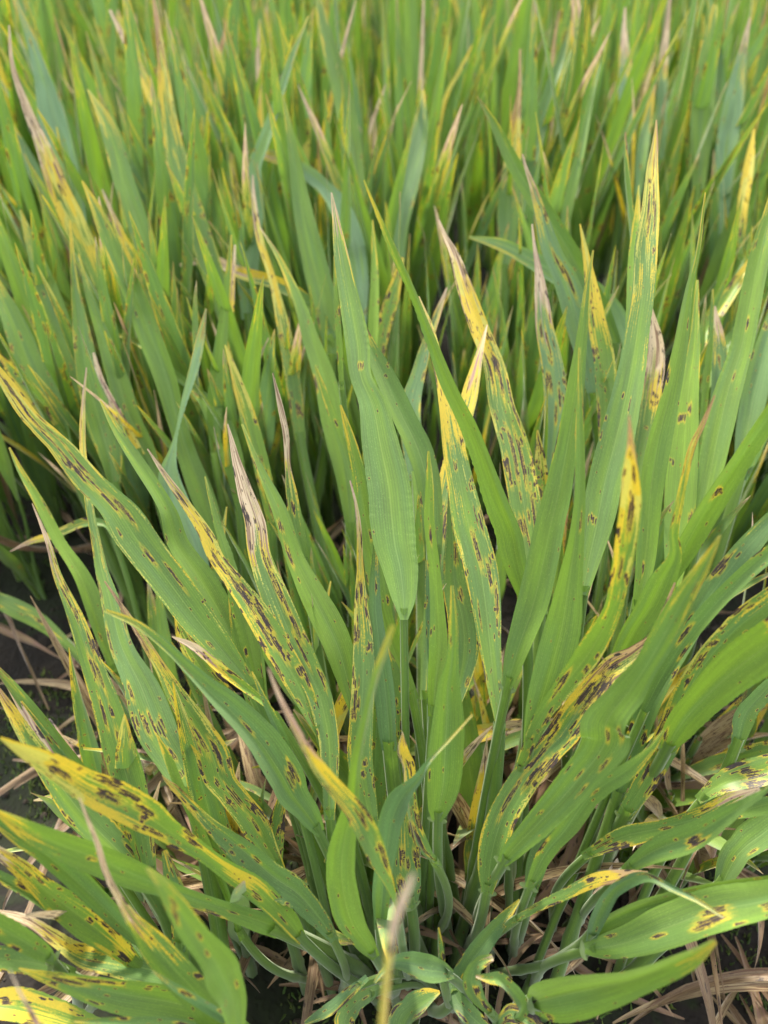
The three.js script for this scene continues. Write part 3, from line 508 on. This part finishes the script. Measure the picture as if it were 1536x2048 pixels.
plant('barley plant with long clean diagonal blade over the arching pale one', [
  L([955,193,3, 990,250,20, 1030,330,34, 1080,410,46, 1130,490,50, 1162,545,48, 1200,610,40, 1240,700,18], .41, .4, { hue: .05, dead: .03, yel: .01, roll: -.2 }),
  L([1045,308,3, 1052,335,7, 1066,375,15, 1082,430,26, 1102,500,42, 1130,560,52, 1156,640,58, 1175,720,48, 1190,800,22], .375, .375, { hue: -.7, pale: .35, dead: .14, yel: .06, les: .5, spots: [[.55,.1,8,.9],[.48,.3,9,1]] }),
  L([938,474,4, 1000,490,26, 1060,520,38, 1130,560,50, 1200,600,58, 1232,660,62, 1248,750,50, 1255,850,22], .43, .41, { hue: -.5, pale: .35, les: .05, yel: .01, roll: .3 }),
]);
plant('barley plant with forked white papery tip and brown-specked pale blade', [
  L([1064,448,3, 1070,500,8, 1076,535,14, 1082,590,27, 1089,656,38, 1104,734,46, 1112,812,50, 1106,890,48, 1098,990,24], .37, .36, { hue: -.5, pale: .4, dead: .34, yel: .06, mar: .3, les: .9, spots: [[.55,.1,8,.6],[.36,.3,5,.8],[.3,.0,5,.8]] }),
  L([1160,448,3, 1170,500,12, 1180,560,24, 1191,640,37, 1206,720,42, 1211,820,40, 1205,940,18], .36, .35, { hue: .3, yel: .35, les: 1.4, mar: .4 }),
  L([1075,860,4, 1082,930,24, 1090,1000,22, 1096,1080,14], .34, .34, { hue: .6, yel: .4, les: 1.5 }),
]);
plant('tall barley plant at the crop edge with a leaning ribbon of clean blade', [
  L([1560,330,5, 1540,430,30, 1522,500,40, 1498,617,45, 1483,695,47, 1459,773,55, 1440,851,58, 1420,949,52, 1392,1085,22], .33, .32, { hue: .35, yel: .01, spots: [[.58,.1,3,.7],[.44,.1,2,.6]] }),
  L([1426,578,3, 1420,695,11, 1409,812,12, 1397,930,10], .36, .36, { hue: .5, fold: .6 }),
  L([1430,612,3, 1440,695,27, 1438,790,31, 1425,880,18], .39, .38, { hue: -.7, dead: .22, yel: .05 }),
  L([1560,590,20, 1530,700,44, 1500,830,50, 1480,960,30], .38, .36, { hue: -.5, les: .2 }),
]);
plant('barley plant with tan stained tip over a yellowing lance in the mid crop', [
  L([1040,98,3, 1038,180,8, 1030,250,22, 1022,350,40, 1015,430,46, 1010,540,20], .53, .52, { hue: -.1, dead: .35, yel: .2, les: .7 }),
  L([1148,30,3, 1125,110,16, 1100,180,26, 1070,280,38, 1040,380,42, 1020,500,20], .56, .54, { hue: -.6, yel: .01, fold: .4 }),
  L([1215,72,3, 1188,175,13, 1163,300,20, 1138,410,22, 1120,520,12], .5, .5, { hue: -.1, fold: .6, yel: .01 }),
]);
plant('barley plant with grey-green upright ribbon and yellow side spears', [
  L([1500,35,3, 1485,100,18, 1465,200,36, 1450,300,42, 1445,380,30, 1445,480,16], .56, .55, { hue: -.9, pale: .5, dead: .15 }),
  L([1508,258,3, 1498,330,20, 1484,420,20, 1480,520,10], .5, .49, { yel: .7, mar: .8, les: .6, hue: .5 }),
  L([1405,80,6, 1400,160,22, 1385,260,26, 1378,360,14], .58, .57, { yel: .6, les: .7, hue: .4 }),
  L([1430,10,10, 1412,140,40, 1402,260,46, 1396,380,24], .57, .56, { hue: .2 }),
]);
plant('barley plant with rust and yellow slanting blade at the crop edge', [
  L([1560,450,6, 1500,530,24, 1440,620,34, 1395,690,38, 1365,780,18], .42, .4, { hue: .4, yel: .35, mar: .9, les: 1 }),
  L([1536,560,8, 1490,640,26, 1430,730,34, 1380,830,20], .44, .42, { hue: .2, les: .2 }),
]);
plant('wispy barley plant holding up a bleached straw-white thread of leaf', [
  L([468,-10,3, 458,40,7, 445,85,9, 436,130,7, 430,220,8, 428,330,10], .66, .66, { dead: 1.2, yel: 0 }),
  L([520,40,3, 516,110,8, 520,190,10, 524,300,14, 528,400,12], .64, .63, { dead: .4, yel: .3, hue: .2 }),
  L([405,232,3, 398,300,14, 388,350,14, 384,430,10], .6, .59, { yel: .6, hue: .5, les: .4 }),
]);
plant('wispy barley plant with tan needle leaves beside a silvery broad blade', [
  L([848,-20,3, 844,90,8, 840,180,10, 838,300,14, 836,400,10], .66, .65, { dead: .6, yel: .2 }),
  L([945,90,3, 920,140,8, 895,185,9, 880,240,10, 872,330,8], .62, .61, { yel: .7, hue: .4, les: .3 }),
  L([772,168,3, 755,215,7, 742,255,8, 738,330,8], .6, .6, { dead: .7, yel: .3 }),
]);
plant('wispy barley plant whose grey-tipped blade stands among yellow needles', [
  L([1250,15,4, 1248,60,10, 1250,130,26, 1252,220,30, 1254,320,16], .62, .61, { hue: -.9, pale: .5, dead: .3 }),
  L([1340,-10,4, 1332,60,11, 1325,130,18, 1322,230,22, 1322,330,12], .64, .63, { dead: .4, hue: -.6, pale: .3 }),
  L([1310,165,3, 1300,215,16, 1285,300,24, 1275,400,14], .56, .55, { yel: .25, dead: .06, hue: -.3, pale: .3 }),
  L([1118,20,3, 1108,90,8, 1100,180,10, 1098,280,10], .66, .65, { dead: .6, yel: .3 }),
]);
// ---------- the crop beyond: grown plants ----------
const crop = []; // strips for grown leaves, one sheet
{
  const r = rngOf(4242); sheets.push(leafSheet());
  for (let k = 0; k < 32; k++) {
    const q = k < 13 ? { hue: r() * 1.3 - 0.95, pale: 0.3 * r(), les: r() * 0.4, yel: 0.03 * r(), dead: 0.02 + 0.08 * r() }
      : k < 22 ? { hue: r() * 1.2 - 0.7, les: 0.6 + r(), yel: 0.03 + 0.1 * r(), mar: r() * 0.4, dead: r() < 0.6 ? 0.06 + 0.2 * r() : 0 }
      : k < 26 ? { hue: r(), les: 0.9, yel: 0.35 + 0.3 * r(), mar: 0.9, pat: 0.35, dead: 0.15 + 0.25 * r() }
      : k < 30 ? { dead: 1.2, yel: 0, les: 0.4 + r() * 0.5, tan: [[158, 134, 106], [140, 114, 88], [168, 146, 116], [128, 104, 82]][k - 26] } : { hue: -0.3 + 0.5 * (k - 30), yel: 0, les: 0.1 };
    crop.push(strip({ seed: 500 + k, len: 180, wid: 12, ...q }));
  }
}
const cropMaterial = crop[0].material;
function grownLeaf(r, foot, az, incl, len, wid, slot, { dry = false, kinked = 0, droop = 0.5, n = 34, nx = 4, twist = 1, fold = 0.3, crinkle = 0.4, bend = 0.5 } = {}) {
  const path = [], c = foot.clone(), a = v3(), T = v3(), kink = r() < kinked ? 0.45 + 0.3 * r() : 9, kinkBy = 0.5 + r(), tw = (r() - 0.5) * 2 * twist, side = (r() - 0.5) * bend;
  for (let i = 0; i <= n; i++) {
    const t = i / n, f = incl + droop * t * t + (t > kink ? kinkBy * sstep(kink, kink + 0.25, t) : 0), z = az + side * t;
    T.set(Math.sin(f) * Math.cos(z), Math.cos(f), Math.sin(f) * Math.sin(z)); a.set(-Math.sin(z), 0, Math.cos(z)).applyAxisAngle(T, tw * t + 0.2);
    const w = dry ? Math.pow(Math.sin(Math.PI * clamp(0.03 + 0.95 * t)), 0.8) : t < 0.25 ? lerp(0.42, 1, sstep(0, 0.25, t)) : Math.pow(Math.max(0, 1 - Math.pow((t - 0.25) / 0.75, 1.7)), 0.85);
    path.push({ c: c.clone(), a: a.clone(), h: Math.max(0.0002, wid / 2 * w) }); c.addScaledVector(T, len / n);
  }
  return leafGeometry(path, slot, { fold, crinkle, seed: Math.floor(r() * 1e6), nx });
}
function grownPlant(seed, thin = 1) { // a Group of leaf and stem parts with its foot at the origin
  const r = rngOf(seed), o = new THREE.Group(), leaves = 4 + Math.floor(r() * 3);
  for (let k = 0; k < leaves; k++) {
    const az = (k & 1 ? 1 : -1) * Math.PI / 2 + (r() - 0.5) * 2, hgt = 0.03 + 0.085 * r(), lean = 0.06 + 0.2 * r(), foot = v3(Math.cos(az) * hgt * lean, hgt, Math.sin(az) * hgt * lean);
    const kind = r(), slot = kind < 0.64 ? Math.floor(r() * 13) : kind < 0.92 ? 13 + Math.floor(r() * 9) : kind < 0.965 ? 22 + Math.floor(r() * 4) : 26 + Math.floor(r() * 4), poor = kind > 0.92;
    const incl = 0.02 + 0.36 * r() * (0.4 + 0.6 * r()) + (poor ? 0.1 : 0), len = (poor ? 0.11 : 0.145) + 0.06 * r() - (thin < 1 ? 0.03 * r() : 0), wid = thin * (poor ? 0.0045 + 0.005 * r() : 0.0095 + 0.007 * r());
    addMesh('leaf', grownLeaf(r, foot, az, incl, len, wid, crop[slot].slot, { droop: 0.05 + 0.3 * r() * r(), twist: 1.6 }), cropMaterial, o);
    const b = v3((r() - 0.5) * 0.012, -0.01, (r() - 0.5) * 0.012), T = v3(Math.sin(incl) * Math.cos(az), Math.cos(incl), Math.sin(incl) * Math.sin(az));
    addMesh('stem', stemGeometry([b, b.clone().add(v3(0, hgt * 0.4, 0)), foot.clone().addScaledVector(T, -hgt * 0.35), foot.clone().addScaledVector(T, 0.003)], 0.002, 0.0015, crop[30 + (k & 1)].slot, 5, 8), cropMaterial, o);
  }
  return o;
}
const protos = []; for (let k = 0; k < 12; k++) protos.push(grownPlant(8100 + k * 17)); for (let k = 0; k < 6; k++) protos.push(grownPlant(9100 + k * 13, 0.5));
const spots = [];
{
  const r = rngOf(99);
  for (let z = 0.4; z < 3.2; z += 0.047) for (let x = -2.2; x < 2.2; x += 0.05) {
    const X = x + (r() - 0.5) * 0.05, Z = z + (r() - 0.5) * 0.05, s = (0.9 + 0.26 * r()) * lerp(0.55, 1, sstep(0.4, 0.62, Z)), turn = (r() < 0.5 ? 0 : Math.PI) + (r() - 0.5) * 0.9, k = Math.floor(r() * 12), lx = (r() - 0.5) * 0.16, lz = (r() - 0.35) * 0.16;
    if (Math.abs(X) > 0.34 + 0.62 * Z) continue;
    if (Z < 0.47 && r() < 0.45) continue; if (Z > 0.65 && r() < 0.4) continue;
    spots.push({ x: X, z: -Z, s, turn, k, lx, lz, far: Math.abs(X) > 0.16 + 0.5 * Z ? Z + 5 : Z });
  }
  const q = rngOf(1212); // the second row, and the ranks behind the front sheaf
  for (let i = 0; i < 34; i++) { const Z = 0.345 + 0.12 * q(); spots.push({ x: -0.05 - 0.24 * q(), z: -Z, s: 0.62 + 0.2 * q(), turn: (q() < 0.5 ? 0 : Math.PI) + (q() - 0.5) * 1.2, k: Math.floor(q() * 12), lx: 0.05 * q() , lz: (q() - 0.35) * 0.2, far: Z, row: 1 }); }
  for (let i = 0; i < 40; i++) { const Z = 0.23 + 0.2 * q(); spots.push({ x: 0.045 + 0.2 * q() + 0.2 * (Z - 0.23), z: -Z, s: lerp(0.5, 0.72, (Z - 0.23) / 0.2) + 0.1 * q(), turn: (q() < 0.5 ? 0 : Math.PI) + (q() - 0.5) * 1.2, k: Math.floor(q() * 12), lx: -0.1 * q(), lz: (q() - 0.3) * 0.2, far: Z, row: 2 }); }
  for (let i = 0; i < 14; i++) { const Z = 0.2 + 0.1 * q(); spots.push({ x: -0.075 + 0.1 * q(), z: -Z, s: 0.42 + 0.15 * q(), turn: (q() < 0.5 ? 0 : Math.PI) + (q() - 0.5) * 1.2, k: Math.floor(q() * 12), lx: (q() - 0.3) * 0.2, lz: (q() - 0.4) * 0.2, far: Z, row: 2 }); }
  for (let i = 0; i < 60; i++) { const Z = 0.4 + 0.75 * q() * q(), X = (q() - 0.56) * (0.62 + 0.9 * (Z - 0.4)); spots.push({ x: X, z: -Z, s: (0.85 + 0.25 * q()) * lerp(0.7, 1, sstep(0.4, 0.6, Z)), turn: (q() < 0.5 ? 0 : Math.PI) + (q() - 0.5) * 1.2, k: 12 + Math.floor(q() * 6), lx: (q() - 0.4) * 0.3, lz: (q() - 0.4) * 0.2, far: Z, row: 3 }); }
  for (let i = 0; i < 26; i++) { const Z = 0.43 + 0.13 * q(); spots.push({ x: -0.36 + 0.36 * q(), z: -Z, s: 0.76 + 0.16 * q(), turn: (q() < 0.5 ? 0 : Math.PI) + (q() - 0.5) * 1.2, k: Math.floor(q() * 18), lx: 0.25 * q(), lz: (q() - 0.4) * 0.3, far: Z, row: 1 }); }
  spots.sort((a, b) => a.far - b.far);
}
const NEAR = 300, CROP = [['leafy upright barley plant standing in the dense crop past the bare soil', 'barley plants of the dense crop'],
  ['shorter barley plant of the second row growing along the bare soil strip', 'shorter barley plants of the second row'], ['shorter barley plant half hidden among the broad blades of the front row', 'shorter barley plants among the front row'],
  ['spindly barley plant with thread-narrow leaves standing between broader leaved plants', 'spindly barley plants in the crop']];
spots.slice(0, NEAR).forEach((q) => {
  const o = protos[q.k].clone(); o.name = numbered('crop_plant');
  o.userData = { label: CROP[q.row ?? 0][0], category: 'barley', group: CROP[q.row ?? 0][1] };
  o.position.set(q.x, groundY(q.x, q.z), q.z); o.rotation.set(q.lz, q.turn, q.lx, 'XZY'); o.scale.setScalar(q.s); scene.add(shadows(o));
});
{ // the rest of the field, too far in to count
  const o = new THREE.Group(); o.name = 'barley_field'; o.userData = { label: 'dense mass of green and yellowing barley leaves filling the far field', category: 'crop', kind: 'stuff' };
  const M = new THREE.Matrix4(), E = new THREE.Euler(), Q = new THREE.Quaternion(), C = new THREE.Color();
  protos.forEach((p, k) => {
    const mine = spots.slice(NEAR).filter((q) => q.k === k), g = mergeGeometries(p.children.map((m) => m.geometry)), im = new THREE.InstancedMesh(g, cropMaterial, mine.length), r = rngOf(k + 5);
    mine.forEach((q, i) => { M.compose(v3(q.x, groundY(q.x, q.z), q.z), Q.setFromEuler(E.set(q.lz, q.turn, q.lx, 'XZY')), v3(q.s, q.s, q.s)); im.setMatrixAt(i, M); const f = 0.9 + 0.2 * r(); im.setColorAt(i, C.setRGB(f, f, f * (0.9 + 0.2 * r()))); });
    im.name = numbered('foliage'); im.userData.kind = 'stuff'; im.castShadow = im.receiveShadow = true; o.add(im);
  });
  scene.add(o);
}
// ---------- short side shoots and hanging dead leaves at the crowns of the near row ----------
{
  const r = rngOf(60606), small = [];
  for (let k = 0; k < 6; k++) {
    const o = new THREE.Group(), q = rngOf(333 + k * 7), m = 3 + (k % 3);
    for (let i = 0; i < m; i++) {
      const az = q() * 6.28, hgt = 0.015 + 0.03 * q(), deadOne = i < 2 || q() < 0.2, incl = deadOne ? 0.2 + 1.3 * q() : 0.15 + 0.6 * q(), foot = v3(Math.cos(az) * 0.004, hgt, Math.sin(az) * 0.004);
      const slot = deadOne ? 26 + Math.floor(q() * 4) : q() < 0.5 ? Math.floor(q() * 13) : 13 + Math.floor(q() * 13);
      addMesh('leaf', grownLeaf(q, foot, az, incl, deadOne ? 0.05 + 0.06 * q() : 0.06 + 0.06 * q(), deadOne ? 0.004 + 0.004 * q() : 0.007 + 0.005 * q(), crop[slot].slot, { droop: deadOne ? 2.2 * q() : 0.4 * q(), fold: deadOne ? 0.8 : 0.35, twist: deadOne ? 3 : 1 }), cropMaterial, o);
      addMesh('stem', stemGeometry([v3(0, -0.008, 0), v3(0, hgt * 0.3, 0), foot.clone().multiplyScalar(0.7), foot.clone().add(v3(0, 0.003, 0))], 0.0022, 0.0016, crop[30 + (i & 1)].slot, 6, 6), cropMaterial, o);
    }
    small.push(o);
  }
  for (let i = 0; i < 64; i++) {
    const x = -0.13 + 0.3 * r(), z = -(0.125 + 0.012 * Math.sin(x * 30) + 0.09 * r() + 0.25 * Math.max(0, x)), o = small[i % 6].clone(); o.name = numbered('side_shoot');
    o.userData = { label: 'short barley side shoot with a dead tan leaf at the foot of the front row', category: 'barley', group: 'side shoots at the foot of the front row' };
    o.position.set(x, groundY(x, z), z); o.rotation.y = r() * 6.28; o.scale.setScalar(0.8 + 0.4 * r()); scene.add(shadows(o));
  }
}
// ---------- withered leaves on the soil ----------
{
  const r = rngOf(31337), kinds = [];
  for (let k = 0; k < 14; k++) kinds.push(grownLeaf(r, v3(), 0, 1.25 + 0.2 * r(), 0.07 + 0.09 * r(), 0.0015 + 0.0045 * r(), crop[26 + (k % 4)].slot, { dry: true, bend: 4, droop: (r() - 0.4) * 3.4, n: 40, nx: 4, twist: 9, fold: 1.1, crinkle: 2 }));
  const lay = (x, z, turn, k, tilt, up = 0.003) => {
    const o = addMesh(numbered('withered_leaf'), kinds[k % 14], cropMaterial, scene);
    o.userData = { label: 'withered tan barley leaf lying curled on the dark soil', category: 'dry leaf', group: 'withered leaves littering the soil' };
    o.position.set(x, groundY(x, z) + up, z); o.rotation.set(tilt, turn, (r() - 0.5) * 0.3, 'YXZ'); shadows(o);
  };
  for (const [px, py, turn, n] of [[60, 1330, .2, 3], [150, 1420, 2.6, 3], [60, 1560, .4, 3], [190, 1480, 4.0, 2], [520, 1900, 1.2, 5], [600, 2000, .6, 6], [690, 2030, 2.4, 5], [560, 1560, 1.2, 3], [640, 1700, 2.1, 3], [900, 1750, 1.5, 4], [960, 1560, 1.3, 3], [1000, 1900, .3, 6], [1130, 1850, 2.8, 6], [1250, 1650, .2, 4], [1300, 1830, 1.1, 5], [1420, 1960, 4.6, 5], [1480, 1900, 4.4, 4], [1200, 2030, .5, 4], [1340, 2000, 2.2, 4], [660, 1130, .5, 5], [740, 1180, 2.5, 4], [560, 1230, 1.5, 4], [350, 1230, .4, 4], [250, 1190, 2.4, 4], [820, 1950, .9, 4], [420, 1800, 1.9, 4], [1130, 1500, 1.0, 3]])
    for (let i = 0; i < Math.ceil(n * 0.9); i++) { const g = groundAt(px + (r() - 0.5) * 130, py + (r() - 0.5) * 110); lay(g.x, g.z, turn + (r() - 0.5) * 1.6, Math.floor(r() * 14), (r() - 0.5) * 0.5, 0.002 + 0.012 * r()); }
  for (let i = 0; i < 22; i++) { const x = (r() - 0.5) * 0.6, z = -0.08 - 0.4 * r(); lay(x, z, r() * 6.28, Math.floor(r() * 14), (r() - 0.5) * 0.4, 0.002 + 0.004 * r()); }
}
{ // crumbs of soil
  const r = rngOf(77), g = new THREE.IcosahedronGeometry(1, 1), p = g.attributes.position; for (let i = 0; i < p.count; i++) { const k = 0.75 + 0.5 * vn(p.getX(i) * 2 + 9, p.getY(i) * 2 + p.getZ(i) * 3 + 20); p.setXYZ(i, p.getX(i) * k, p.getY(i) * k * 0.8, p.getZ(i) * k); } g.computeVertexNormals();
  const im = new THREE.InstancedMesh(g, new THREE.MeshStandardMaterial({ color: new THREE.Color().setRGB(0.03, 0.024, 0.018), roughness: 1 }), 2600), M = new THREE.Matrix4(), Q = new THREE.Quaternion(), E = new THREE.Euler(), C = new THREE.Color();
  for (let i = 0; i < 2600; i++) { const x = (r() - 0.5) * 0.9, z = -0.02 - 0.55 * r(), s = 0.0006 + 0.0017 * r() ** 3; M.compose(v3(x, groundY(x, z) + s * 0.2, z), Q.setFromEuler(E.set(r() * 6, r() * 6, r() * 6)), v3(s, s, s)); im.setMatrixAt(i, M); const f = 0.6 + 1.1 * r(); im.setColorAt(i, C.setRGB(f, f * 0.97, f * 0.93)); }
  im.name = 'soil_crumbs'; im.userData = { label: 'loose dark crumbs scattered over the soil', category: 'soil crumbs', kind: 'stuff' }; im.castShadow = im.receiveShadow = true; scene.add(im);
}
{ // cushions of moss on the damp soil
  const r = rngOf(5151), g = new THREE.ConeGeometry(0.00045, 0.004, 4, 2).translate(0, 0.0016, 0), p = g.attributes.position; for (let i = 0; i < p.count; i++) p.setX(i, p.getX(i) + 60 * p.getY(i) ** 2); g.computeVertexNormals();
  const im = new THREE.InstancedMesh(g, new THREE.MeshStandardMaterial({ color: new THREE.Color().setRGB(0.06, 0.1, 0.016), roughness: 0.9 }), 16000), M = new THREE.Matrix4(), Q = new THREE.Quaternion(), E = new THREE.Euler(), C = new THREE.Color();
  let n = 0; while (n < 16000) { const x = (r() - 0.5) * 0.8, z = -0.02 - 0.45 * r(); if (vn(x * 30 + 70, z * 30 + 70) + 0.5 * vn(x * 110 + 7, z * 110) < 0.86) continue; M.compose(v3(x, groundY(x, z), z), Q.setFromEuler(E.set((r() - 0.5) * 1.2, r() * 6, (r() - 0.5) * 1.2)), v3(1.5, 0.6 + r(), 1.5)); im.setMatrixAt(n, M); const f = 0.5 + r(); im.setColorAt(n++, C.setRGB(f * (0.8 + 0.5 * r()), f, f)); }
  im.name = 'moss'; im.userData = { label: 'low cushions of dark green moss on the damp soil', category: 'moss', kind: 'stuff' }; im.castShadow = im.receiveShadow = true; scene.add(im);
}
for (const s of sheets) s.material.map.needsUpdate = true;
renderer.render(scene, camera);
